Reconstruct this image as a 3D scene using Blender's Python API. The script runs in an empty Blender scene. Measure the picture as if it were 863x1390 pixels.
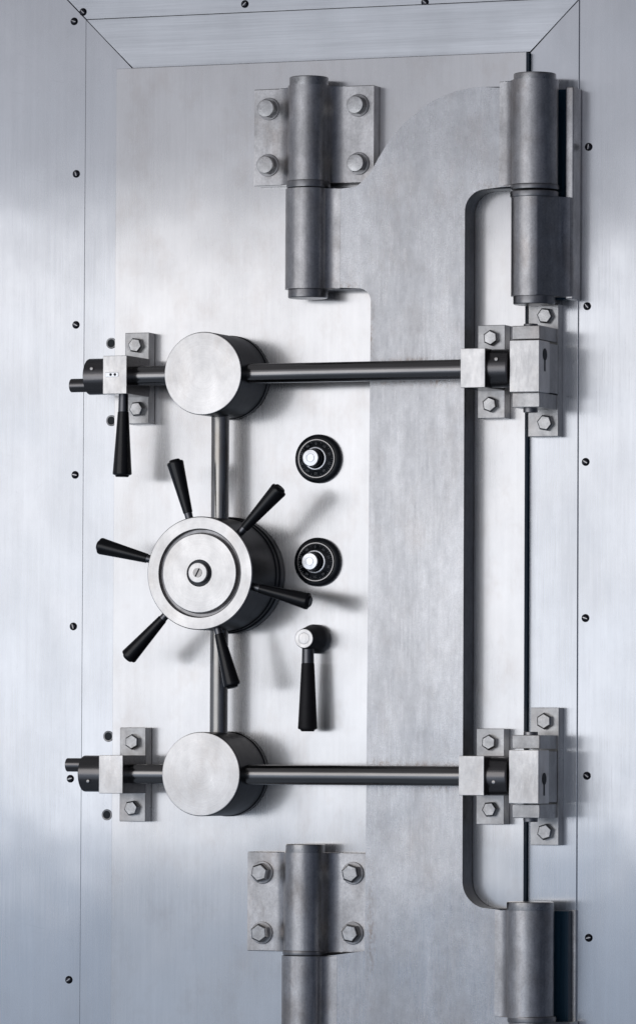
import bpy, bmesh, math, random
from mathutils import Vector, Matrix
random.seed(4)
S = 0.0015                      # metres per wall unit
scn = bpy.context.scene
COL = scn.collection
PI = math.pi

# ------------------------------------------------------------------ camera
IW, IH, F = 863.0, 1390.0, 7900.0
YAW, PITCH, ROLL = math.radians(21.5), math.radians(2.3), 0.0048
def V(X, Y, h): return Vector((X*S, -h*S, -Y*S))
TGT = V(431.5, 695, 0)
back = Vector((math.sin(YAW)*math.cos(PITCH), -math.cos(YAW)*math.cos(PITCH), -math.sin(PITCH)))
r0 = Vector((0, 0, 1)).cross(back).normalized()
u0 = back.cross(r0).normalized()
rr = r0*math.cos(ROLL) + u0*math.sin(ROLL)
uu = -r0*math.sin(ROLL) + u0*math.cos(ROLL)
CP = TGT + back*(F*S)
cd = bpy.data.cameras.new('camera'); cam = bpy.data.objects.new('camera', cd); COL.objects.link(cam)
cam.matrix_world = Matrix(((rr.x, uu.x, back.x, CP.x), (rr.y, uu.y, back.y, CP.y), (rr.z, uu.z, back.z, CP.z), (0, 0, 0, 1)))
cd.sensor_fit = 'VERTICAL'; cd.sensor_height = 24; cd.lens = F/IH*24; cd.clip_end = 200
scn.camera = cam

def at(px, py, h=0):
    """wall coordinates (X, Y) of the point at height h off the door face seen at (px, py)"""
    d = rr*((px-IW/2)/F) - uu*((py-IH/2)/F) - back
    t = (-h*S - CP.y)/d.y
    p = CP + d*t
    return p.x/S, -p.z/S
def ax(px, py, h=0): return at(px, py, h)[0]
def ay(px, py, h=0): return at(px, py, h)[1]

# ------------------------------------------------------------------ materials
def nd(nt, t, **k):
    n = nt.nodes.new(t)
    for a, b in k.items(): setattr(n, a, b)
    return n
def mapr(nt, src, a, b, lo=0.3, hi=0.7):
    m = nd(nt, 'ShaderNodeMapRange'); m.inputs[1].default_value = lo; m.inputs[2].default_value = hi
    m.inputs[3].default_value = a; m.inputs[4].default_value = b
    nt.links.new(src, m.inputs[0]); return m.outputs[0]
def noise(nt, vec, sc, scale=1.0, detail=3.0, rough=.55):
    mp = nd(nt, 'ShaderNodeMapping'); mp.inputs['Scale'].default_value = sc
    nt.links.new(vec, mp.inputs['Vector'])
    n = nd(nt, 'ShaderNodeTexNoise'); n.inputs['Scale'].default_value = scale
    n.inputs['Detail'].default_value = detail; n.inputs['Roughness'].default_value = rough
    nt.links.new(mp.outputs[0], n.inputs['Vector']); return n.outputs['Fac']
def math2(nt, op, a, b):
    m = nd(nt, 'ShaderNodeMath', operation=op)
    for i, v in enumerate((a, b)):
        if isinstance(v, (int, float)): m.inputs[i].default_value = v
        else: nt.links.new(v, m.inputs[i])
    return m.outputs[0]
def metal(name, col, rough, grain=(380, 380, 9), gs=.06, gb=.15, patch=.06, pscale=(5, 5, 3), spot=0.0,
          tint=(.42, .34, .28), tamt=0.0, metallic=1.0, wave=0.0, rv=.06, aniso=0.0, tang=None, spotscale=260, centre=None, stain=None, scr=0.0, sharp=0.0):
    m = bpy.data.materials.new(name); m.use_nodes = True; nt = m.node_tree
    b = nt.nodes['Principled BSDF']
    pos = nd(nt, 'ShaderNodeNewGeometry').outputs['Position']
    gpos = pos
    if centre is not None:      # lathe marks round a centre
        sb = nd(nt, 'ShaderNodeVectorMath', operation='SUBTRACT'); sb.inputs[1].default_value = centre
        nt.links.new(pos, sb.inputs[0])
        ln = nd(nt, 'ShaderNodeVectorMath', operation='LENGTH'); nt.links.new(sb.outputs[0], ln.inputs[0])
        cb = nd(nt, 'ShaderNodeCombineXYZ'); nt.links.new(ln.outputs['Value'], cb.inputs[0]); gpos = cb.outputs[0]
    g = noise(nt, gpos, grain, 1, 4, .6)
    g2 = noise(nt, gpos, tuple(x*.22 for x in grain), 1, 2, .5)
    p = noise(nt, pos, pscale, 1, 5, .6)
    f = mapr(nt, g, 1-gs, 1+gs)
    f = math2(nt, 'MULTIPLY', f, mapr(nt, g2, 1-gs*.6, 1+gs*.6))
    f = math2(nt, 'MULTIPLY', f, mapr(nt, p, 1-patch, 1+patch))
    if spot > 0:
        s = noise(nt, pos, (spotscale,)*3, 1, 4, .7)
        f = math2(nt, 'MULTIPLY', f, mapr(nt, s, 1-spot, 1+spot*.4, .32, .62))
        s2 = noise(nt, pos, (60, 60, 40), 1, 6, .7)
        f = math2(nt, 'MULTIPLY', f, mapr(nt, s2, 1-spot, 1+spot*.4, .35, .65))
    sm = None
    if scr > 0:                 # stray fine scratches in three directions and handling smudges
        for k, an in enumerate((.5, -.9, 1.35)):
            mp = nd(nt, 'ShaderNodeMapping'); mp.inputs['Rotation'].default_value = (0, an, 0); mp.inputs['Location'].default_value = (k*3.1, 0, k*1.7)
            nt.links.new(pos, mp.inputs['Vector'])
            q = noise(nt, mp.outputs[0], (900, 900, 14), 1, 1, .5)
            lo = noise(nt, mp.outputs[0], (7, 7, 7), 1, 2, .5)
            q = math2(nt, 'MULTIPLY', mapr(nt, q, 0, 1, .70, .76), mapr(nt, lo, 0, 1, .5, .62))
            f = math2(nt, 'MULTIPLY', f, math2(nt, 'SUBTRACT', 1.0, math2(nt, 'MULTIPLY', q, scr*(1 if k else -.6))))
        sm = mapr(nt, noise(nt, pos, (24, 24, 20), 1, 5, .65), 0, .018, .45, .75)
    mix = nd(nt, 'ShaderNodeMix', data_type='RGBA'); mix.inputs[6].default_value = (*col, 1)
    mix.inputs[7].default_value = (*tint, 1)
    if tamt > 0:
        tn = noise(nt, pos, (14, 14, 9), 1, 6, .65)
        nt.links.new(mapr(nt, tn, 0, tamt, .5, .75), mix.inputs[0])
    else: mix.inputs[0].default_value = 0
    cout = mix.outputs[2]
    if stain:                   # brown grease and rust where something rubs: (x, z, half width, half height) in metres
        sn = mapr(nt, noise(nt, pos, (110, 110, 70), 1, 6, .75), 0, 1, .46, .62)
        spx = nd(nt, 'ShaderNodeSeparateXYZ'); nt.links.new(pos, spx.inputs[0])
        for (cx, cz, wx, wz) in stain:
            dx = math2(nt, 'ABSOLUTE', math2(nt, 'DIVIDE', math2(nt, 'SUBTRACT', spx.outputs[0], cx), wx), 0)
            dz = math2(nt, 'ABSOLUTE', math2(nt, 'DIVIDE', math2(nt, 'SUBTRACT', spx.outputs[2], cz), wz), 0)
            k = math2(nt, 'MULTIPLY', mapr(nt, dx, 1, 0, 0, 1), mapr(nt, dz, 1, 0, 0, 1))
            k = math2(nt, 'MULTIPLY', math2(nt, 'MULTIPLY', k, sn), .75)
            m2 = nd(nt, 'ShaderNodeMix', data_type='RGBA'); m2.clamp_factor = True
            nt.links.new(k, m2.inputs[0]); nt.links.new(cout, m2.inputs[6]); m2.inputs[7].default_value = (.32, .24, .19, 1)
            cout = m2.outputs[2]
    vm = nd(nt, 'ShaderNodeVectorMath', operation='SCALE')
    nt.links.new(cout, vm.inputs[0]); nt.links.new(f, vm.inputs['Scale'])
    nt.links.new(vm.outputs[0], b.inputs['Base Color'])
    b.inputs['Metallic'].default_value = metallic
    r = math2(nt, 'ADD', mapr(nt, g, -rv, rv), mapr(nt, p, rough+rv, rough-rv))
    if sm is not None: r = math2(nt, 'ADD', r, sm)
    nt.links.new(r, b.inputs['Roughness'])
    bp = nd(nt, 'ShaderNodeBump'); bp.inputs['Strength'].default_value = gb; bp.inputs['Distance'].default_value = .0006
    nt.links.new(g, bp.inputs['Height'])
    last = bp.outputs[0]
    if spot > 0:
        bs = nd(nt, 'ShaderNodeBump'); bs.inputs['Strength'].default_value = .25; bs.inputs['Distance'].default_value = .0008
        nt.links.new(s, bs.inputs['Height']); nt.links.new(last, bs.inputs['Normal']); last = bs.outputs[0]
    if wave > 0:
        w = noise(nt, pos, (3.2, 3.2, 2.6), 1, 2, .5)
        bw = nd(nt, 'ShaderNodeBump'); bw.inputs['Strength'].default_value = 1; bw.inputs['Distance'].default_value = wave
        nt.links.new(w, bw.inputs['Height']); nt.links.new(last, bw.inputs['Normal']); last = bw.outputs[0]
        w2 = nd(nt, 'ShaderNodeBump'); w2.inputs['Strength'].default_value = 1; w2.inputs['Distance'].default_value = wave
        nt.links.new(w, w2.inputs['Height'])
    nt.links.new(last, b.inputs['Normal'])
    if sharp:                   # polished crests of the brushed surface: a second, crisper lobe
        b2 = nd(nt, 'ShaderNodeBsdfPrincipled'); b2.inputs['Metallic'].default_value = metallic
        b2.inputs['Roughness'].default_value = .16
        nt.links.new(vm.outputs[0], b2.inputs['Base Color'])
        if wave > 0: nt.links.new(w2.outputs[0], b2.inputs['Normal'])
        ms = nd(nt, 'ShaderNodeMixShader'); ms.inputs[0].default_value = sharp
        nt.links.new(b.outputs[0], ms.inputs[1]); nt.links.new(b2.outputs[0], ms.inputs[2])
        nt.links.new(ms.outputs[0], nt.nodes['Material Output'].inputs['Surface'])
    if aniso:
        b.inputs['Anisotropic'].default_value = aniso
        t = nd(nt, 'ShaderNodeCombineXYZ')
        for i, v in enumerate(tang): t.inputs[i].default_value = v
        nt.links.new(t.outputs[0], b.inputs['Tangent'])
    return m
M = {}
STAIN = []
for px, py, wx, wy in ((560, 490, 70, 7), (590, 518, 60, 10), (530, 519, 40, 6), (570, 1039, 70, 7), (600, 1068, 60, 10), (515, 1035, 40, 7), (503, 1270, 9, 120), (690, 1262, 12, 40), (672, 252, 40, 6), (470, 388, 30, 7), (503, 455, 7, 60)):
    p_ = at(px, py, 40); STAIN.append((p_[0]*S, -p_[1]*S, wx*S, wy*S))
M['door'] = metal('brushed_steel_door', (.80, .79, .785), .25, gs=.035, gb=.04, scr=.09, sharp=.25, patch=.055, wave=.0034, aniso=.88, tang=(1, 0, 0), rv=.03, tint=(.62, .56, .52), tamt=.4)
M['strip'] = metal('brushed_steel_strip', (.752, .762, .782), .26, gs=.035, gb=.04, scr=.05, sharp=.18, patch=.05, wave=.0032, aniso=.88, tang=(1, 0, 0), rv=.04)
M['panel'] = metal('brushed_steel_panel', (.752, .762, .782), .26, gs=.035, gb=.04, scr=.09, sharp=.25, patch=.05, wave=.0042, aniso=.88, tang=(1, 0, 0), rv=.04)
M['hpanel'] = metal('brushed_steel_crosswise', (.752, .762, .782), .35, grain=(9, 380, 380), patch=.06, wave=.006, gs=.08, aniso=.6, tang=(0, 0, 1), rv=.03)
M['cast'] = metal('ground_cast_steel', (.625, .622, .63), .29, grain=(220, 220, 14), gs=.05, gb=.12, patch=.08, pscale=(12, 12, 3), spot=.10, tint=(.50, .45, .42), tamt=.35, wave=.008, aniso=.35, tang=(1, 0, 0), spotscale=420, scr=.15, stain=STAIN)
M['hinge'] = metal('worn_hinge_steel', (.73, .71, .70), .35, grain=(170, 170, 12), gs=.08, gb=.15, patch=.18, pscale=(18, 18, 9), spot=.14, tint=(.44, .36, .30), tamt=.55)
M['plate'] = metal('satin_steel_plate', (.60, .59, .58), .35, grain=(90, 90, 90), gs=.07, gb=.12, patch=.12, pscale=(22, 22, 16), spot=.08, tint=(.34, .28, .24), tamt=.4)
M['face'] = metal('machined_steel_face', (.90, .875, .85), .36, scr=.15, grain=(200, 200, 60), gs=.03, gb=.06, patch=.06, pscale=(18, 18, 12), spot=.04, tint=(.60, .52, .45), tamt=.35)
def turned(name, c):
    return metal(name, (.90, .875, .85), .34, grain=(1500, 1, 1), gs=.07, gb=.12, patch=.06, pscale=(18, 18, 12), spot=.03,
                 tint=(.60, .52, .45), tamt=.4, centre=c)
M['bolt'] = metal('zinc_bolt_steel', (.62, .61, .60), .30, grain=(120, 120, 120), gs=.08, gb=.2, patch=.15, pscale=(60, 60, 60), spot=.1, tint=(.35, .3, .26), tamt=.4)
M['washer'] = metal('dull_washer_steel', (.42, .41, .41), .35, grain=(120, 120, 120), gs=.08, patch=.15, pscale=(60, 60, 60))
M['rod'] = metal('dark_polished_steel', (.38, .365, .355), .18, grain=(12, 420, 420), gs=.06, gb=.05, patch=.08)
M['shaft'] = metal('polished_shaft_steel', (.52, .50, .47), .24, grain=(420, 420, 10), gs=.06, gb=.05, patch=.1, tint=(.4, .32, .24), tamt=.5)
M['black'] = metal('blackened_steel', (.045, .047, .052), .36, grain=(60, 420, 60), gs=.2, gb=.06, patch=.2, metallic=.75, rv=.05)
M['collar'] = metal('blued_steel', (.22, .21, .21), .22, grain=(20, 300, 300), gs=.08, gb=.05, patch=.12, metallic=.9, rv=.04)
M['ferrule'] = metal('grey_ferrule_steel', (.22, .22, .23), .3, gs=.05, gb=.05)
M['grip'] = metal('black_bakelite', (.011, .011, .013), .2, grain=(90, 90, 90), gs=.15, gb=.05, patch=.2, metallic=0, rv=.05)
M['gripmat'] = metal('matt_black_rubber', (.016, .014, .016), .55, grain=(300, 300, 300), gs=.2, gb=.3, patch=.2, metallic=0)
M['dial'] = metal('black_dial_enamel', (.010, .012, .016), .22, grain=(90, 90, 90), gs=.1, gb=.02, metallic=0, rv=.03)
M['chrome'] = metal('bright_chrome', (.93, .94, .96), .3, grain=(160, 160, 160), gs=.03, gb=.1, patch=.03)
M['mark'] = metal('faded_dial_paint', (.30, .31, .32), .6, gs=.1, gb=0, metallic=0)
M['dark'] = metal('dark_recess', (.010, .016, .024), .5, gs=.2, gb=0, metallic=0)
M['screw'] = metal('dark_screw_steel', (.10, .10, .115), .28, grain=(120, 120, 120), gs=.1, patch=.2)

# ------------------------------------------------------------------ mesh helpers (wall units: X right, Y down, h off the door)
def box(bm, X0, X1, Y0, Y1, h0, h1, bev=.8, seg=2):
    g = bmesh.ops.create_cube(bm, size=1)
    vs = g['verts']
    for v in vs:
        x = X0 if v.co.x < 0 else X1; y = Y0 if v.co.z > 0 else Y1; h = h1 if v.co.y < 0 else h0
        v.co = V(x, y, h)
    if bev:
        es = list({e for v in vs for e in v.link_edges})
        bmesh.ops.bevel(bm, geom=es, offset=bev*S, segments=seg, profile=.5, affect='EDGES')
def lathe(bm, prof, c, axis, seg=64, rot=0.0, smooth=True):
    """prof = [(radius, offset along axis)], c = (X, Y, h), axis = unit vector in (X, Y, h)"""
    a = V(*axis).normalized(); C = V(*c)
    t = Vector((0, 0, 1)) if abs(a.z) < .9 else Vector((1, 0, 0))
    e1 = a.cross(t).normalized(); e2 = a.cross(e1).normalized()
    rings = []
    for r, o in prof:
        if r < 1e-6: rings.append([bm.verts.new(C + a*(o*S))]); continue
        rings.append([bm.verts.new(C + a*(o*S) + (e1*math.cos(rot+2*PI*i/seg) + e2*math.sin(rot+2*PI*i/seg))*(r*S)) for i in range(seg)])
    for A, B in zip(rings[:-1], rings[1:]):
        for i in range(seg):
            j = (i+1) % seg
            if len(A) == 1 and len(B) == 1: continue
            if len(A) == 1: f = (A[0], B[i], B[j])
            elif len(B) == 1: f = (A[i], A[j], B[0])
            else: f = (A[i], A[j], B[j], B[i])
            fc = bm.faces.new(f); fc.smooth = smooth
def cyl(bm, c, axis, r, o0, o1, bev=1.0, seg=64, rot=0.0):
    lathe(bm, [(0, o0), (r-bev, o0), (r-bev*.3, o0+bev*.3), (r, o0+bev), (r, o1-bev), (r-bev*.3, o1-bev*.3), (r-bev, o1), (0, o1)], c, axis, seg, rot)
def extrude_poly(bm, pts, h0, h1, bev=0, seg=3):
    """pts = [(X, Y)], slab between h0 and h1, front edge rounded"""
    f = [bm.verts.new(V(x, y, h1)) for x, y in pts]; b = [bm.verts.new(V(x, y, h0)) for x, y in pts]
    ff = bm.faces.new(f); bm.faces.new(list(reversed(b)))
    n = len(pts)
    for i in range(n): bm.faces.new((f[i], b[i], b[(i+1) % n], f[(i+1) % n]))
    if bev: bmesh.ops.bevel(bm, geom=list(ff.edges), offset=bev*S, segments=seg, profile=.5, affect='EDGES')
def extrude_sec(bm, sec, Y0, Y1, bev=1.0):
    """sec = [(X, h)] cross-section swept down the wall from Y0 to Y1"""
    a = [bm.verts.new(V(x, Y0, h)) for x, h in sec]; b = [bm.verts.new(V(x, Y1, h)) for x, h in sec]
    fa = bm.faces.new(a); fb = bm.faces.new(list(reversed(b)))
    n = len(sec)
    for i in range(n): bm.faces.new((a[i], b[i], b[(i+1) % n], a[(i+1) % n]))
    if bev: bmesh.ops.bevel(bm, geom=list(fa.edges)+list(fb.edges), offset=bev*S, segments=2, profile=.5, affect='EDGES')
AH = (0, 0, 1); AX = (1, 0, 0); AY = (0, 1, 0)

def build(name, bm, mat, parent=None, auto=35):
    bmesh.ops.remove_doubles(bm, verts=bm.verts, dist=1e-7)
    bmesh.ops.recalc_face_normals(bm, faces=bm.faces)
    for f in bm.faces: f.smooth = True
    lim = math.radians(auto)
    for e in bm.edges:
        if len(e.link_faces) == 2 and e.calc_face_angle(0) > lim: e.smooth = False
    me = bpy.data.meshes.new(name)
    o = bpy.data.objects.new(name, me)
    if parent is not None:
        r = parent
        off = Vector((0, 0, 0))
        while r is not None: off += r.location; r = r.parent
        bmesh.ops.translate(bm, verts=bm.verts, vec=-off)
    bm.to_mesh(me); bm.free()
    me.materials.append(mat); COL.objects.link(o)
    wn = o.modifiers.new('weighted_normals', 'WEIGHTED_NORMAL'); wn.mode = 'FACE_AREA'; wn.weight = 100; wn.keep_sharp = True
    if parent is not None: o.parent = parent
    return o
def mk(name, fn, mat, parent=None, auto=35):
    bm = bmesh.new(); fn(bm); return build(name, bm, mat, parent, auto)
def thing(name, label, cat, X, Y, h=0, group=None):
    o = bpy.data.objects.new(name, None); COL.objects.link(o); o.location = V(X, Y, h)
    o.empty_display_size = .02
    o['label'] = label; o['category'] = cat
    if group: o['group'] = group
    return o

def hexbolt(par, X, Y, h, r=11, head=9, washer=None, rot=0.1, dome=False):
    """hex-head bolt whose head stands on height h"""
    def head_fn(bm):
        b = h + (3 if washer else 0)
        lathe(bm, [(0, b), (r, b), (r, b+head-2.2), (r*.90, b+head-.6), (r*.8, b+head), (0, b+head)], (X, Y, 0), AH, 6, rot)
        if dome: cyl(bm, (X, Y, 0), AH, r*.93, b+head-3.0, b+head+.8, 1.4, 40)
    o = mk('bolt', head_fn, M['bolt'], par, 25)
    if washer: mk('washer', lambda bm: cyl(bm, (X, Y, 0), AH, washer, h-.5, h+3, .8), M['washer'], o)
    return o

# ================================================================== door slab
XL = (ax(158, 350) + ax(150, 1250))/2
XR = (ax(714, 100) + ax(710.5, 620) + ax(711, 1180))/3
YT = ay(437, 82)
YB = 1560
door = thing('vault_door', 'wide flat brushed steel vault door slab behind the handwheel, bars and hinges', 'vault door', (XL+XR)/2, YB)
mk('door_slab', lambda bm: box(bm, XL, XR, YT, YB, -12.4, 0, .5), M['door'], door)

M['gap_shade'] = metal('painted_gap_shade', (.010, .062, .11), .35, gs=.2, gb=0, metallic=0)  # navy colour that stands in for shade in narrow gaps
mk('door_gap_shade', lambda bm: box(bm, XR-1, XR+.6, YT+.4, YB, -40, -1.4, .2), M['gap_shade'], door)  # added strip, paints the dark of the gap along the door's right side

# ================================================================== frame
HF = -13.0
JL, JT = at(115.2, 300, HF)[0], at(115.5, 28, HF)[1]
TI = ay(437, 81.5, HF) + 1          # inner edge of the top strip
TO = (ay(116, 28, HF)+ay(480, 8.7, HF))/2
RI = XR + .9
RO = (ax(787, 100, HF)+ax(783, 650, HF))/2
LI = JL + (TI-TO)
g = .3
frame = thing('door_frame', 'flat steel panels and mitred strips forming the frame around the vault door', 'door frame', 431, 1580, -40)
mk('frame_strip', lambda bm: extrude_poly(bm, [(JL+g, TO+2*g), (LI, TI+g), (LI, YB), (JL+g, YB)], HF-20, HF, .7), M['strip'], frame)
mk('frame_strip', lambda bm: extrude_poly(bm, [(JL+2*g, TO+g), (RI+(TI-TO), TO+g), (RI-.3, TI-g), (LI+.6, TI-g)], HF-20, HF, .7), M['hpanel'], frame)
mk('frame_strip', lambda bm: extrude_poly(bm, [(RI, TI+g), (RO-.1, TI-(RO-RI)+2*g), (RO-.1, YB), (RI, YB)], HF-20, HF, 1.6), M['strip'], frame)
D = 420
mk('wall_panel', lambda bm: extrude_poly(bm, [(JL-D-g, TO-D), (JL-g, TO+g), (JL-g, YB), (JL-D-g, YB)], HF-20, HF-1.6, .7), M['panel'], frame)
mk('wall_panel', lambda bm: extrude_poly(bm, [(JL-D+g, TO-D-g), (RO+D-g, TO-D-g), (RO-g, TO-g), (JL+g, TO-g)], HF-20, HF-1.6, .7), M['hpanel'], frame)
mk('wall_panel', lambda bm: extrude_poly(bm, [(RO+D, TO-D), (RO+D, YB), (RO-1, YB), (RO-1, TO)], HF-19, HF-1.8, .3), M['panel'], frame)
mk('frame_recess', lambda bm: box(bm, JL-D, RO+D, TO-D, YB, -50, -36, 0), M['dark'], frame)
# small dark screws in the outer panels
SC = [(113.2, 16.3), (101.2, 29), (104, 236), (103.6, 441), (102.5, 644.6), (100, 850.3), (96, 1057), (94, 1330), (332.5, 5.5), (576.5, 3),
      (798.3, 199.4), (796.3, 415.6), (794.3, 627), (794, 839), (796, 1053), (798.5, 1273)]
for i, (px, py) in enumerate(SC):
    hh = HF-1.8 if px > 700 else HF-1.6
    X, Y = at(px, py, hh)
    an = random.uniform(0, PI)
    def scr(bm):
        lathe(bm, [(5.4, hh-.3), (5.4, hh+.5), (4.9, hh+.9), (4.3, hh+.5), (3.9, hh+1.6), (2.8, hh+2.4), (1.4, hh+2.7), (0, hh+2.7)], (X, Y, 0), AH, 28)
    s = mk('screw', scr, M['screw'], frame)
    def slot(bm):
        c, sn = math.cos(an), math.sin(an)
        pts = [(X+c*a-sn*b, Y+sn*a+c*b) for a, b in ((-3.2, -.55), (3.2, -.55), (3.2, .55), (-3.2, .55))]
        extrude_poly(bm, pts, hh+1, hh+2.9, 0)
    mk('slot', slot, M['bolt'], s)  # pale bar, puts the slot's highlight into the colour
# bolt holes half covered by the door edge
for px, py in ((151.5, 466), (151.5, 571), (147.5, 999.5), (145.5, 1106)):
    X, Y = at(px, py, HF)
    def hole(bm): lathe(bm, [(7.6, HF-.5), (7.6, HF+.5), (6.9, HF+.9), (5.8, HF+.8), (5.2, HF+.2)], (X, Y, 0), AH, 40)
    o = mk('bolt_hole', hole, M['washer'], frame)
    mk('hole_floor', lambda bm: cyl(bm, (X, Y, 0), AH, 5.4, HF-.4, HF+.4, .1, 40), M['dark'], o)

# ================================================================== hinge arm (the tall strap)
HS = 40.0       # front of the strap
HB = 36.0       # axis of the barrels
def knuckle_sec(xc, r, hb, hp, left, right, h0, fil=12):
    """plate of thickness up to hp from left to right with a barrel of radius r on it"""
    a = math.radians(12)
    sec = []
    def side(sg):
        # fillet from plate surface to barrel flank
        x_f = r*math.cos(a); hy = hb - r*math.sin(a) if hb - r*math.sin(a) > hp else hp + 6
        pts = []
        h_start = max(hp + fil*.8, hb - r*.2)
        th0 = math.asin(max(-1, min(1, (h_start-hb)/r)))
        x1 = r*math.cos(th0)
        for k in range(7):
            t = k/6
            # quarter curve from (x1+fil, hp) to (x1, h_start)
            pts.append((sg*(x1 + fil*(1-math.sin(t*PI/2))), hp + (h_start-hp)*(1-math.cos(t*PI/2))))
        return pts, th0
    L, th0 = side(-1)
    R, _ = side(1)
    out = [(xc+p[0], p[1]) for p in L]
    n = 30
    for k in range(1, n):
        th = (PI-th0) + (th0-(PI-th0))*k/n
        out.append((xc + r*math.cos(th), hb + r*math.sin(th)))
    out += [(xc+p[0], p[1]) for p in reversed(R)]
    if left is not None: out = [(left, h0), (left, hp)] + out
    if right is not None: out = out + [(right, hp), (right, h0)]
    return out

# strap outline, traced at its front face
yU0 = ay(680, 117.5, HS); yU1 = ay(680, 256, HS)        # upper right arm
yL0 = ay(460, 254, HS); yL1 = ay(460, 392, HS)          # upper left arm
sxl = (ax(503, 450, HS)+ax(500, 900, HS)+ax(499.5, 1290, HS))/3
sxr = (ax(631, 330, HS)+ax(628.5, 700, HS)+ax(627, 1150, HS))/3
XBR = ax(725.2, 180, HB)                           # right barrel axis
XBL = ax((391+447)/2, 180, HB)                           # left barrel axis
yV0 = ay(650, 1233, HS)                                  # lower right arm top
yW0 = ay(470, 1295, HS)
def arc(cx, cy, r, a0, a1, n=10):
    return [(cx+r*math.cos(math.radians(a0+(a1-a0)*k/n)), cy-r*math.sin(math.radians(a0+(a1-a0)*k/n))) for k in range(n+1)]
curve = [at(x, y, HS) for x, y in ((650, 117.9), (632, 120.3), (615.6, 124.8), (600, 130.5), (585.5, 137.7), (573, 146.3), (561.3, 155.8), (550, 165.7), (540, 176), (532, 185.6), (525, 195.6), (513, 215), (506.5, 227), (500.5, 238), (496, 247), (491, 252.6))]
out = [(XBR-20, yU0)] + [(p[0], p[1]) for p in curve] + [(ax(484, 254, HS), yL0), (XBL+20, yL0), (XBL+20, yL1)]
out += [(sxl-18, yL1)] + [(sxl-18+18*math.sin(t), yL1+18-18*math.cos(t)) for t in [math.radians(a) for a in range(9, 91, 9)]]
out += [(sxl, yW0), (XBL+20, yW0), (XBL+20, yW0+138), (sxl, yW0+138), (sxl+60, yW0+170), (XBR-20, yW0+110), (XBR-20, yV0)]
R1 = 36
out += [(sxr+R1, yV0)] + [(sxr+R1-R1*math.sin(t), yV0-R1+R1*math.cos(t)) for t in [math.radians(a) for a in range(9, 91, 9)]]
R2 = 29
out += [(sxr, yU1+R2)] + [(sxr+R2-R2*math.cos(t), yU1+R2-R2*math.sin(t)) for t in [math.radians(a) for a in range(9, 91, 9)]]
out += [(XBR-20, yU1)]
arm = thing('crane_hinge', 'tall grey cast steel crane hinge with curved shoulder, running the height of the door', 'hinge', (sxl+sxr)/2, 1400)
ap = mk('arm_plate', lambda bm: extrude_poly(bm, out, 2, HS, 4.5, 5), M['cast'], arm, 50)
ap.data.materials.append(metal('shaded_cast_edge', (.20, .205, .22), .45, spot=.2, patch=.15))    # sides and rounded edges coloured darker to paint in their shade
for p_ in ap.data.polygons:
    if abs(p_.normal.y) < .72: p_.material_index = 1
rU, rL = 31.6, 31.0
def arm_knuckle(y0, y1, xc, r, sgn):
    def fn(bm):
        if sgn > 0:   # barrel at the right end of the arm: plate side on the left
            sec = knuckle_sec(xc, r, HB, HS+.3, xc-r-17, None, HS-12, 16)
        else:
            sec = knuckle_sec(xc, r, HB, HS+.3, None, xc+r+17, HS-12, 16)
        keep = []
        # closed section: fillet side kept, other side a full round
        full = []
        if sgn > 0:
            half = [p for p in sec if p[0] <= xc]
            full = half + [(xc + r*math.cos(t), HB + r*math.sin(t)) for t in [math.radians(a) for a in range(84, -91, -7)]] + [(xc-r*.6, HB-r*.8)]
        else:
            half = [p for p in sec if p[0] >= xc]
            full = [(xc+r*.6, HB-r*.8)] + [(xc + r*math.cos(t), HB + r*math.sin(t)) for t in [math.radians(a) for a in range(270, 95, -7)]] + half
        extrude_sec(bm, full, y0, y1, 1.2)
    return fn
mk('barrel', arm_knuckle(ay(725, 107, HB+20), ay(725, 249, HB+20), XBR, rU, 1), M['hinge'], arm)
mk('barrel', arm_knuckle(ay(418, 255, HB+20), ay(418, 391.5, HB+20), XBL, 31.0, -1), M['hinge'], arm)
mk('barrel', arm_knuckle(ay(720, 1236, HB+20), ay(720, 1236, HB+20)+142, XBR-2.5, rU, 1), M['hinge'], arm)
mk('barrel', arm_knuckle(ay(415, 1298, HB+20), ay(415, 1298, HB+20)+137, XBL, 31.0, -1), M['hinge'], arm)
def pin(y0, y1, xc, r): return lambda bm: cyl(bm, (xc, 0, HB), AY, r, y0, y1, 1.8, 64)
mk('pin_cap', pin(ay(725, 97.5, HB+20), ay(725, 107.5, HB+20)+1, XBR, 28.5), M['bolt'], arm)
mk('pin_cap', pin(ay(720, 1224.5, HB+20), ay(720, 1236, HB+20)+1, XBR-2.5, 31.5), M['bolt'], arm)
mk('pin_cap', pin(ay(415, 391, HB+20), ay(415, 403.5, HB+20), XBL, 27), M['washer'], arm)
mk('ring', pin(ay(725, 249, HB+20), ay(725, 256.5, HB+20), XBR+.5, 32.5), M['washer'], arm)

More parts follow.
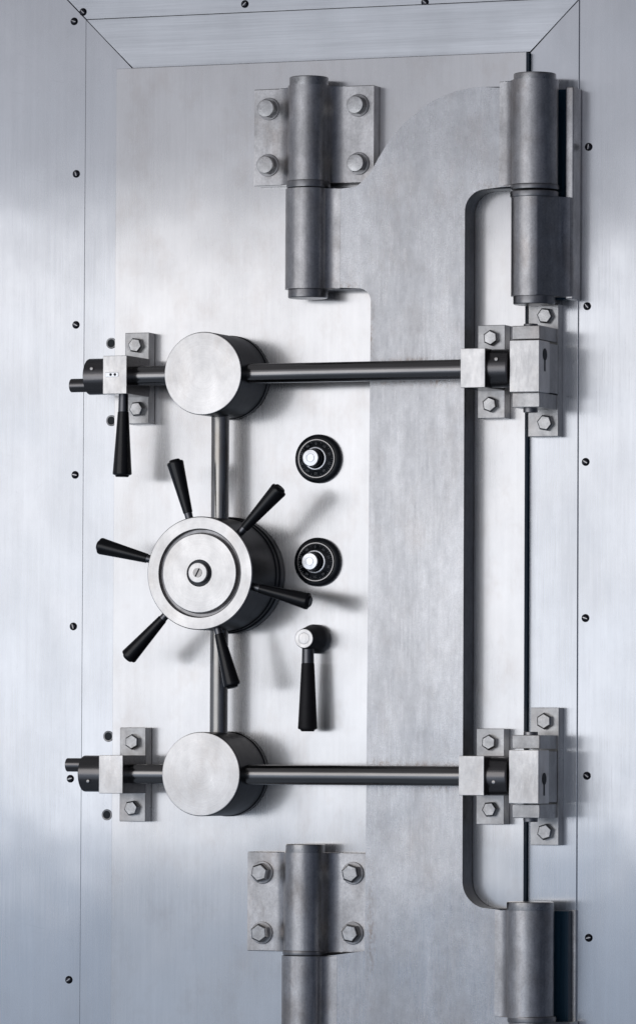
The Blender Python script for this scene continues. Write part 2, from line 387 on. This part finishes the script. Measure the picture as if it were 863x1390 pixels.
# ================================================================== door-side hinge brackets
def bracket(label, pyt, pyb, pxl, pxr, bolts, cap_y, ring_y, dome):
    xl = ax(pxl, (pyt+pyb)/2, 22); xr = ax(pxr, (pyt+pyb)/2, 22)
    y0 = ay((pxl+pxr)/2, pyt, 22); y1 = ay((pxl+pxr)/2, pyb, 22)
    t = thing('hinge_bracket', label, 'hinge bracket', XBL, y1, 0, 'hinge brackets bolted to the door')
    r = 28.5
    mk('bracket_plate', lambda bm: extrude_sec(bm, knuckle_sec(XBL, r, HB, 22, xl, xr, 1, 21), y0, y1, 1.2), M['hinge'], t)
    mk('pin_cap', pin(ay(418, cap_y, HB+20), y0+4, XBL, 26.5), M['bolt'], t)
    mk('ring', pin(y1-3, ay(418, ring_y, HB+20), XBL, 29.8), M['washer'], t)
    for px, py in bolts:
        X, Y = at(px, py, 34)
        hexbolt(t, X, Y, 22, 13, 11, 15.3, random.uniform(0, 1), dome)
bracket('upper hinge bracket with four round bolts, left of the curved arm shoulder', 118.5, 250, 345, 507,
        ((361, 147), (360, 223.5), (482, 142), (482.5, 221)), 102.5, 254, True)
bracket('lower hinge bracket with brownish stains and four hex bolts, near the bottom', 1157, 1292, 336, 497.5,
        ((352, 1184.5), (351.5, 1266.5), (475, 1185.5), (474.5, 1267)), 1146, 1297.5, False)

# ================================================================== frame-side hinges
def frame_hinge(label, y0p, y1p, bar, ring0, edge):
    xr = ax(777, 300, 20)
    y0 = ay(765, y0p, 20); y1 = ay(765, y1p, 20)
    t = thing('frame_hinge', label, 'hinge', XBR, y1, HF, 'frame hinges at the right')
    # thick leaf behind the barrels
    def leaf(bm):
        if edge: box(bm, xr-edge, xr, y0, y1, HF, 20, 2.0)
        else: box(bm, xr-9.5, xr-3, y0, y1, HF, HF+4, 1.0)
    lf = mk('leaf', leaf, M['hinge'], t)
    mk('leaf_shade', lambda bm: box(bm, xr-42, xr-edge+1 if edge else xr-9, y0+1, y1-1, HF, 2 if edge else 4, .5), M['gap_shade'], lf)  # dark box paints in the shade on the leaf beside the barrel
    b0 = ay(722, bar[0], HB+20); b1 = ay(722, bar[1], HB+20)
    def fn(bm):
        r = 31.0
        sec = [(XBR-r*math.sin(math.radians(a)), HB+r*math.cos(math.radians(a))) for a in range(150, -36, -6)]
        e = sec[-1]
        sec += [(XBR+r*.95, HB+9), (xr-12, 29), (xr-3, 24), (xr-.6, 19), (xr-.6, HF+2), (XBR+10, HF+2), (XBR+2, HB-r*.95)]
        extrude_sec(bm, sec, b0, b1, 1.2)
    mk('barrel', fn, M['hinge'], t)
    mk('ring', pin(ay(722, ring0, HB+20), b0+1, XBR, 32.5), M['washer'], t)
    mk('pin_cap', pin(b1-1, ay(722, bar[1], HB+20)+11, XBR, 28), M['washer'], t)
frame_hinge('upper right frame hinge with dark gap beside its barrel, above the bar clamp', 118, 406, (266, 401), 258, 11)
frame_hinge('lower right frame hinge in deep shade at the bottom of the arm', 1236, 1540, (1388, 1520), 1380, 0)

# ================================================================== locking bars
HR = 71.0       # axis height of the bars
HD = 102.0      # front of drums and blocks
def cross_bar(label, yl, yr, drum, dr, blk, plate, bolts, colr, pinp, rblk, rplate, rbolts, rcol, dotl, dotr, which, lever):
    Ya = ay(200, yl, HR); Yb = ay(600, yr, HR); Yc = (Ya+Yb)/2
    xl = ax(blk[1]-6, yl, HD); xr = ax(690, yr, HR)
    t = thing('locking_bar', label[0], 'locking bar', (xl+xr)/2, Yc, 0, 'horizontal locking bars')
    mk('bar', lambda bm: cyl(bm, (0, Yc, HR), AX, 13.3, xl, xr-20, .5), M['rod'], t)
    # drum
    X, Y = at(drum[0], drum[1], HD)
    def dfn(bm):
        lathe(bm, [(0, 2), (dr+.6, 2), (dr+.6, 9), (dr-.4, 10), (dr-.4, HD-2.5), (dr-1.2, HD-1), (dr-2, HD-.5), (0, HD-.5)], (X, Y, 0), AH, 96)
    d = mk('drum', dfn, M['black'], t)
    mk('drum_face', lambda bm: lathe(bm, [(dr-.9, HD-1.2), (dr-1.0, HD-.2), (dr-1.9, HD+.3), (0, HD+.3)], (X, Y, 0), AH, 96), turned('turned_drum_face', V(X, Y, HD)), d)
    # collars at both ends
    c0 = ax(colr[0], yl, HR+24); c1 = ax(colr[1], yl, HR)
    bxl, bxr = ax(blk[0], yl, HD), ax(blk[1], yl, HD)
    cl = mk('collar', lambda bm: cyl(bm, (0, Yc, HR), AX, 24.8, c0, bxl+4, 1.6), M['collar'], t)
    mk('eccentric_pin', lambda bm: cyl(bm, (0, ay(pinp[0], pinp[2], HR), HR+2), AX, 9.3, ax(pinp[0], pinp[2], HR+10), c0+2, 1.0), M['collar'], cl)
    Xd, Yd = at(dotl[0], dotl[1], HR+22)
    mk('set_screw', lambda bm: cyl(bm, (Xd, Yd, 0), AH, 2.4, HR+18, HR+25.2, .5, 24), M['rod'], cl)
    rb0, rb1 = ax(rblk[0], yr, HD), ax(rblk[1], yr, HD)
    cr = mk('collar', lambda bm: cyl(bm, (0, Yc, HR), AX, 25.6, rb0+8, ax(rcol, yr, HR)+6, 1.6), M['collar'], t)
    Xe, Ye = at(dotr[0], dotr[1], HR+22)
    mk('set_screw', lambda bm: cyl(bm, (Xe, Ye, 0), AH, 2.6, HR+18, HR+25.6, .5, 24), M['rod'], cr)
    # left clamp
    def clamp(lb, bl, pl, bo, side):
        x0, x1 = ax(bl[0], bl[2], HD), ax(bl[1], bl[2], HD)
        y0, y1 = ay(bl[0], bl[2], HD), ay(bl[0], bl[3], HD)
        p0, p1 = ax(pl[0], pl[2], 22), ax(pl[1], pl[2], 22)
        q0, q1 = ay(pl[0], pl[2], 22), ay(pl[0], pl[3], 22)
        c = thing('bar_clamp', lb, 'clamp', (p0+p1)/2, q1, 0, 'clamps carrying the locking bars')
        mk('clamp_plate', lambda bm: box(bm, p0, p1, q0, q1, 1, 22, 1.0), M['plate'], c)
        mk('clamp_block', lambda bm: box(bm, x0, x1, y0, y1, 21, HD-1, 1.0), M['collar'], c)
        bf = mk('block_face', lambda bm: box(bm, x0+.15, x1-.15, y0+.15, y1-.15, HD-2, HD, .7), M['face'], c)
        for px, py in bo:
            bX, bY = at(px, py, 31)
            hexbolt(c, bX, bY, 22, 10.8, 9, None, random.uniform(0, 1), False)
        return c, (x0, x1, y0, y1)
    cL, bL = clamp(label[1], blk, plate, bolts, -1)
    cR, bR = clamp(label[2], rblk, rplate, rbolts, 1)
    if lever:
        # keyed inset on the block and the hanging lever
        kx0, ky0 = at(143.5, 505.5, HD); kx1, ky1 = at(161, 511.5, HD)
        k = mk('inset_key', lambda bm: box(bm, kx0, kx1, ky0, ky1, HD-1, HD+.9, .6), M['chrome'], cL)
        for q in (.42, .75):
            mk('dimple', lambda bm: cyl(bm, (kx0+(kx1-kx0)*q, (ky0+ky1)/2, 0), AH, 1.9, HD, HD+1.4, .2, 20), M['dark'], k)
    return t, cL
grp = None
t1, c1 = cross_bar(('upper steel locking bar through a round drum, above the dials',
            'upper left bar clamp with a small key inset, lever below it',
            'upper right bar clamp, its block level with the upper bar, beside the pivot block'),
           509.7, 502.3, (275.3, 506.8), 56.8, (140, 172.3, 483, 535), (170, 202.5, 452, 575.5), ((183, 468.5), (184.5, 555)), (112.3, 140), (94, 113, 523.7),
           (624.5, 658, 473, 526.5), (648, 685, 441.7, 568), ((664.5, 458.3), (663.3, 548.8)), 689, (125.5, 500.5), (674, 487.5), 0, True)
t2, c2 = cross_bar(('lower steel locking bar through a round drum, above the lower hinge bracket',
            'lower left bar clamp with plain block face and no lever',
            'lower right bar clamp, its block level with the lower bar, beside the pivot block'),
           1051, 1052.8, (272.6, 1050.8), 57.2, (134.5, 167, 1025, 1077), (163, 198, 987.5, 1115), ((178.5, 1007), (177.5, 1097)), (105.5, 134), (88.5, 104, 1038.2),
           (622, 656.5, 1025.8, 1079.7), (646, 684, 989, 1119), ((662.2, 1007.7), (663, 1098.7)), 688, (120.7, 1060.5), (670.4, 1061.7), 1, False)

# ------------------------------------------------------------------ grips
def grip(par, X, Y, h, d, r_root, ferr, length, r0, r1, mat='grip', pname='grip', rf=None, cap=True):
    """tapered grip starting at (X,Y,h)+d*r_root along d (X,Y,h)"""
    rf = rf or r0*.92
    def g_(bm):
        a = r_root+ferr; e = r_root+length
        lathe(bm, [(0, a), (r0-.6, a), (r0, a+.8), (r0+(r1-r0)*.5, a+(e-a)*.5), (r1-.3, e-7), (r1, e-4.5), (r1-.6, e-2.6), (r1-3.4, e-1.6), (r1-4.2, e), (r1-5, e+.7), (0, e+.7)], (X, Y, h), d, 48)
    gp = mk(pname, g_, M[mat], par, 40)
    mk('ferrule', lambda bm: lathe(bm, [(0, r_root-3), (rf*.93, r_root-3), (rf, r_root+ferr), (0, r_root+ferr+.5)], (X, Y, h), d, 40), M['ferrule'], gp)
    return gp
# locking lever under the upper left clamp
lx, ly = at(168, 536, 70)
lv = thing('locking_lever', 'short black lever hanging below the upper left bar clamp', 'lever', lx, ly, 70)
grip(lv, lx, ly, 70, (-.012, 1, 0), -1, 24, 112.5, 7.6, 13.2, rf=7.0)

# ================================================================== vertical shaft
sx = (ax(298, 630, 40)+ax(298, 960, 40))/2
shaft = mk('connecting_shaft', lambda bm: (cyl(bm, (sx, 0, 40), AY, 12.2, ay(290, 530, 40), ay(290, 1040, 40), .5),
                                           ), M['shaft'])
shaft['label'] = 'upright polished steel shaft joining the two round drums behind the handwheel'; shaft['category'] = 'shaft'

# ================================================================== handwheel
HW = 110.0
WX, WY = at(271, 778, HW)
wheel = thing('handwheel', 'round steel handwheel with six black radial handles', 'handwheel', WX, WY, 0)
mk('hub_drum', lambda bm: lathe(bm, [(0, 2), (79.5, 2), (79.5, 14), (78.0, 15), (78.0, 24), (76.6, 25), (76.6, HW-2.5), (75.5, HW-1), (59.8, HW-1), (58.8, HW-8), (54.8, HW-8), (53.4, HW-1), (0, HW-1)], (WX, WY, 0), AH, 128), M['black'], wheel)
TF = turned('turned_wheel_face', V(WX, WY, HW))
mk('rim_face', lambda bm: lathe(bm, [(76.3, HW-2), (76.2, HW-.8), (75.3, HW), (60.6, HW), (59.9, HW-.4), (59.7, HW-1.5)], (WX, WY, 0), AH, 128), TF, wheel)
mk('groove', lambda bm: lathe(bm, [(60.0, HW-.2), (59.2, HW-1.2), (58.6, HW-7.4), (55, HW-7.6), (53.8, HW-1)], (WX, WY, 0), AH, 128), M['washer'], wheel)
mk('centre_disc', lambda bm: lathe(bm, [(53.6, HW-1.5), (53.3, HW+.5), (52.4, HW+1.1), (18.4, HW+1.1), (17.8, HW+.4), (17.6, HW-.5)], (WX, WY, 0), AH, 128), TF, wheel)
mk('groove', lambda bm: lathe(bm, [(18.2, HW-.6), (12, HW-.5)], (WX, WY, 0), AH, 64), M['black'], wheel)
nut = mk('nut', lambda bm: cyl(bm, (WX+.3, WY-.4, 0), AH, 13.6, HW-1, HW+8, 1.0, 64), M['face'], wheel)
mk('screw', lambda bm: lathe(bm, [(0, HW+8.9), (6.4, HW+8.9), (6.2, HW+8.2)], (WX+.3, WY-.4, 0), AH, 40), M['rod'], nut)
def slot2(bm):
    c, s = math.cos(math.radians(-62)), math.sin(math.radians(-62))
    extrude_poly(bm, [(WX+.3+c*a-s*b, WY-.4+s*a+c*b) for a, b in ((-6, -.9), (6, -.9), (6, .9), (-6, .9))], HW+8, HW+9.3, 0)
mk('slot', slot2, M['dark'], nut)
for k in range(6):
    a = math.radians(45.8 + 60*k)
    grip(wheel, WX, WY, HW-14, (math.cos(a), -math.sin(a), 0), 76, 9, 83.5, 6.4, 11.6, pname='handle', rf=5.6)

# ================================================================== combination dials
def dial(label, px, py):
    X, Y = at(px, py, 8)
    t = thing('combination_dial', label, 'dial', X, Y, 0, 'combination dials')
    mk('dial_ring', lambda bm: lathe(bm, [(33.2, 0), (33.2, 5), (32.2, 7.5), (30, 8.8), (27, 9.2), (26.4, 8)], (X, Y, 0), AH, 96), M['dial'], t)
    dc = mk('dial_disc', lambda bm: lathe(bm, [(26.6, 8), (26.2, 10), (25.2, 10.6), (17, 13.5), (16, 13.6)], (X, Y, 0), AH, 96), M['dial'], t)
    mk('bright_edge', lambda bm: lathe(bm, [(26.9, 9.0), (26.6, 11.0), (26.3, 11.3), (25.1, 11.3), (24.8, 10.6)], (X, Y, 0), AH, 96), M['rod'], dc)
    def marks(bm):
        for k in range(50):
            a = 2*PI*k/50; L = 3.2 if k % 5 == 0 else 1.6
            c, s = math.cos(a), math.sin(a)
            extrude_poly(bm, [(X+c*u-s*w, Y+s*u+c*w) for u, w in ((24.6-L, -.25), (24.6, -.25), (24.6, .25), (24.6-L, .25))], 10.4, 11.9, 0)
    mk('dial_marks', marks, M['mark'], dc)
    nb = bmesh.new()
    for k in range(10):
        a = 2*PI*k/10
        tcu = bpy.data.curves.new('digits', 'FONT'); tcu.body = str(k*10); tcu.size = 4.6*S; tcu.align_x = 'CENTER'; tcu.align_y = 'CENTER'; tcu.extrude = .15*S
        to = bpy.data.objects.new('digits', tcu); COL.objects.link(to)
        bpy.context.view_layer.update()
        me = bpy.data.meshes.new_from_object(to.evaluated_get(bpy.context.evaluated_depsgraph_get()))
        me.transform(Matrix.Translation(V(X+20.2*math.sin(a), Y-20.2*math.cos(a), 12.9)) @ Matrix.Rotation(a, 4, 'Y') @ Matrix.Rotation(PI/2, 4, 'X'))
        nb.from_mesh(me); bpy.data.objects.remove(to); bpy.data.meshes.remove(me); bpy.data.curves.remove(tcu)
    build('dial_numbers', nb, M['mark'], dc)
    mk('knob_skirt', lambda bm: lathe(bm, [(16.2, 13), (16, 15), (15.2, 15.8), (14.0, 16.0), (13.4, 15.2)], (X, Y, 0), AH, 80), M['chrome'], t)
    kb = mk('knob', lambda bm: lathe(bm, [(13.6, 15), (12.6, 15.4), (12, 16), (11.9, 31), (11.2, 33)], (X, Y, 0), AH, 64), M['dial'], t)
    mk('knob_cap', lambda bm: lathe(bm, [(11.9, 29.5), (11.8, 31.8), (10.8, 33.2), (6, 33.6), (5.6, 33.1), (5.1, 33.6), (0, 33.7)], (X, Y, 0), AH, 64), M['chrome'], kb)
dial('black combination dial with bright knob, directly under the upper locking bar', 430.4, 622.6)
dial('black combination dial with bright knob, the one nearer the small door lever', 429.3, 762.8)

# ================================================================== door lever
HX, HY = at(430.5, 867.6, 0)
lev = thing('door_lever', 'small black lever with round pale cap, below the two dials', 'lever', HX, HY, 0)
LB = mk('lever_boss', lambda bm: lathe(bm, [(0, 0), (19.6, 0), (19.8, 2), (19.8, 14), (18.8, 17), (15.5, 36), (13.6, 46), (13.2, 48), (0, 48)], (HX, HY, 0), AH, 72), M['black'], lev)
mk('boss_cap', lambda bm: lathe(bm, [(13.3, 47), (13.0, 48.6), (12.4, 49.1), (8, 49.1), (7.6, 48.9), (7.2, 49.1), (3, 49.2), (0, 49.2)], (HX, HY, 0), AH, 64), M['face'], LB)
grip(lev, HX, HY, 34, (.0, 1, 0), 9, 24, 115.5, 8.8, 13.2, mat='gripmat', rf=8.4)

# ================================================================== pivot blocks on the frame
def pivot(label, pl, lug1, lug2, blk, bolts, keyy, y_mid):
    HL, HBK = 75.0, 88.0
    p0, p1 = ax(pl[0], pl[3], 5), ax(pl[1], pl[3], 5)
    q0, q1 = ay(740, pl[2], 5), ay(740, pl[3], 5)
    t = thing('pivot_block', label, 'pivot block', (p0+p1)/2, q1, HF, 'pivot blocks at the bar ends')
    mk('mounting_plate', lambda bm: box(bm, p0, p1, q0, q1, HF, 5, 1.0), M['plate'], t)
    for lg in (lug1, lug2):
        x0, x1 = ax(694.5, lg[0], HL), ax(731.8, lg[0], HL)
        y0, y1 = ay(712, lg[0], HL), ay(712, lg[1], HL)
        mk('lug', lambda bm: extrude_poly(bm, [(x0, y0), (x1, y0), (x1, y1), (x0, y1)], 4.5, HL, 1.0), M['plate'], t)
    x0, x1 = ax(blk[0], blk[2], HBK), ax(blk[1], blk[2], HBK)
    y0, y1 = ay(711, blk[2], HBK), ay(711, blk[3], HBK)
    b = mk('block', lambda bm: box(bm, x0, x1, y0, y1, 46, HBK, 1.1), M['face'], t)
    mk('block_core', lambda bm: box(bm, x0+8, x1-2.4, y0+1.5, y1-1.5, 6, 47, .8), M['plate'], t)
    # keyhole slot in the right side of the block
    ky0, ky1 = keyy
    def key(bm):
        yy0, yy1 = ay(735, ky0, 66), ay(735, ky1, 66)
        cyl(bm, (x1, yy0+7, 66), AX, 8, -3, .5, .1, 32)
        box(bm, x1-3, x1+.35, yy0+7, yy1, 63.5, 68.5, .1)
    mk('keyhole', key, M['dark'], b)
    Xp = ax(721, y_mid, 40)
    for ya, yb in ((ay(712, lug1[0], HL)-4.5, ay(712, lug1[0], HL)+3), (ay(712, lug2[1], HL)-3, ay(712, lug2[1], HL)+5.5)):
        mk('pivot_pin', lambda bm: cyl(bm, (Xp, 0, 44), AY, 9.6, ya, yb, 1.0, 40), M['washer'], t)
    for px, py in bolts:
        X, Y = at(px, py, 14)
        hexbolt(t, X, Y, 5, 11.3, 9, None, random.uniform(0, 1), False)
pivot('upper pivot block with plate and keyhole slot, under the upper frame hinge', (716, 757, 413, 592.5), (442, 460.5), (533, 552.8), (691, 731.5, 461.5, 532),
      ((738, 428.4), (738, 573.8)), (474, 504), 500)
pivot('lower pivot block with plate and keyhole slot, at the end of the lower bar', (719, 757.5, 960.5, 1147.5), (997.8, 1016.2), (1092, 1110.5), (690, 730.6, 1018, 1091),
      ((737, 978.8), (738, 1129.3)), (1050, 1080), 1054)

# ================================================================== light
def area(name, loc, target, sx_, sy_, power, col):
    ld = bpy.data.lights.new(name, 'AREA'); ld.shape = 'RECTANGLE'; ld.size = sx_; ld.size_y = sy_; ld.energy = power; ld.color = col
    o = bpy.data.objects.new(name, ld); COL.objects.link(o); o.location = loc
    o.rotation_euler = (Vector(loc)-Vector(target)).to_track_quat('Z', 'Y').to_euler(); return o
CN = V(431, 715, 0)
L = 3.2
ref = Vector((-math.sin(YAW), -math.cos(YAW), math.sin(PITCH)))
area('softbox', CN + ref*L + Vector((0, 0, -.03)), CN + Vector((0, 0, -.03)), 3.0, 1.62, 11.4, (1.0, .985, .975))

w = bpy.data.worlds.new('World'); scn.world = w; w.use_nodes = True
nt = w.node_tree; bg = nt.nodes['Background']
tc = nd(nt, 'ShaderNodeTexCoord'); sp = nd(nt, 'ShaderNodeSeparateXYZ'); nt.links.new(tc.outputs['Generated'], sp.inputs[0])
cr = nd(nt, 'ShaderNodeValToRGB')
mx = mapr(nt, sp.outputs[0], 0, 1, -1, 1)
nt.links.new(mx, cr.inputs[0])
e = cr.color_ramp.elements
e[0].position = 0; e[0].color = (.20, .21, .24, 1)
e[1].position = 1; e[1].color = (.022, .028, .042, 1)
for p_, c_ in ((.14, (.28, .30, .34, 1)), (.24, (.41, .435, .49, 1)), (.42, (.41, .44, .50, 1)), (.56, (.27, .285, .32, 1)), (.75, (.11, .12, .15, 1))):
    q = cr.color_ramp.elements.new(p_); q.color = c_
az = math2(nt, 'ABSOLUTE', sp.outputs[2], 0)
vz = mapr(nt, az, 1.0, .2, .2, .62)
sc_ = nd(nt, 'ShaderNodeVectorMath', operation='SCALE'); nt.links.new(cr.outputs[0], sc_.inputs[0]); nt.links.new(vz, sc_.inputs['Scale'])
zt = nd(nt, 'ShaderNodeMix', data_type='RGBA'); nt.links.new(mapr(nt, sp.outputs[2], 0, 1, -.02, .09), zt.inputs[0])
zt.inputs[6].default_value = (.98, 1.07, 1.17, 1); zt.inputs[7].default_value = (1.24, 1.19, 1.16, 1)
zm = nd(nt, 'ShaderNodeVectorMath', operation='MULTIPLY'); nt.links.new(sc_.outputs[0], zm.inputs[0]); nt.links.new(zt.outputs[2], zm.inputs[1])
cr = zm
nt.links.new(cr.outputs[0], bg.inputs['Color']); bg.inputs['Strength'].default_value = 1.0

scn.view_settings.view_transform = 'Standard'; scn.view_settings.look = 'None'
scn.view_settings.exposure = 0; scn.view_settings.gamma = 1
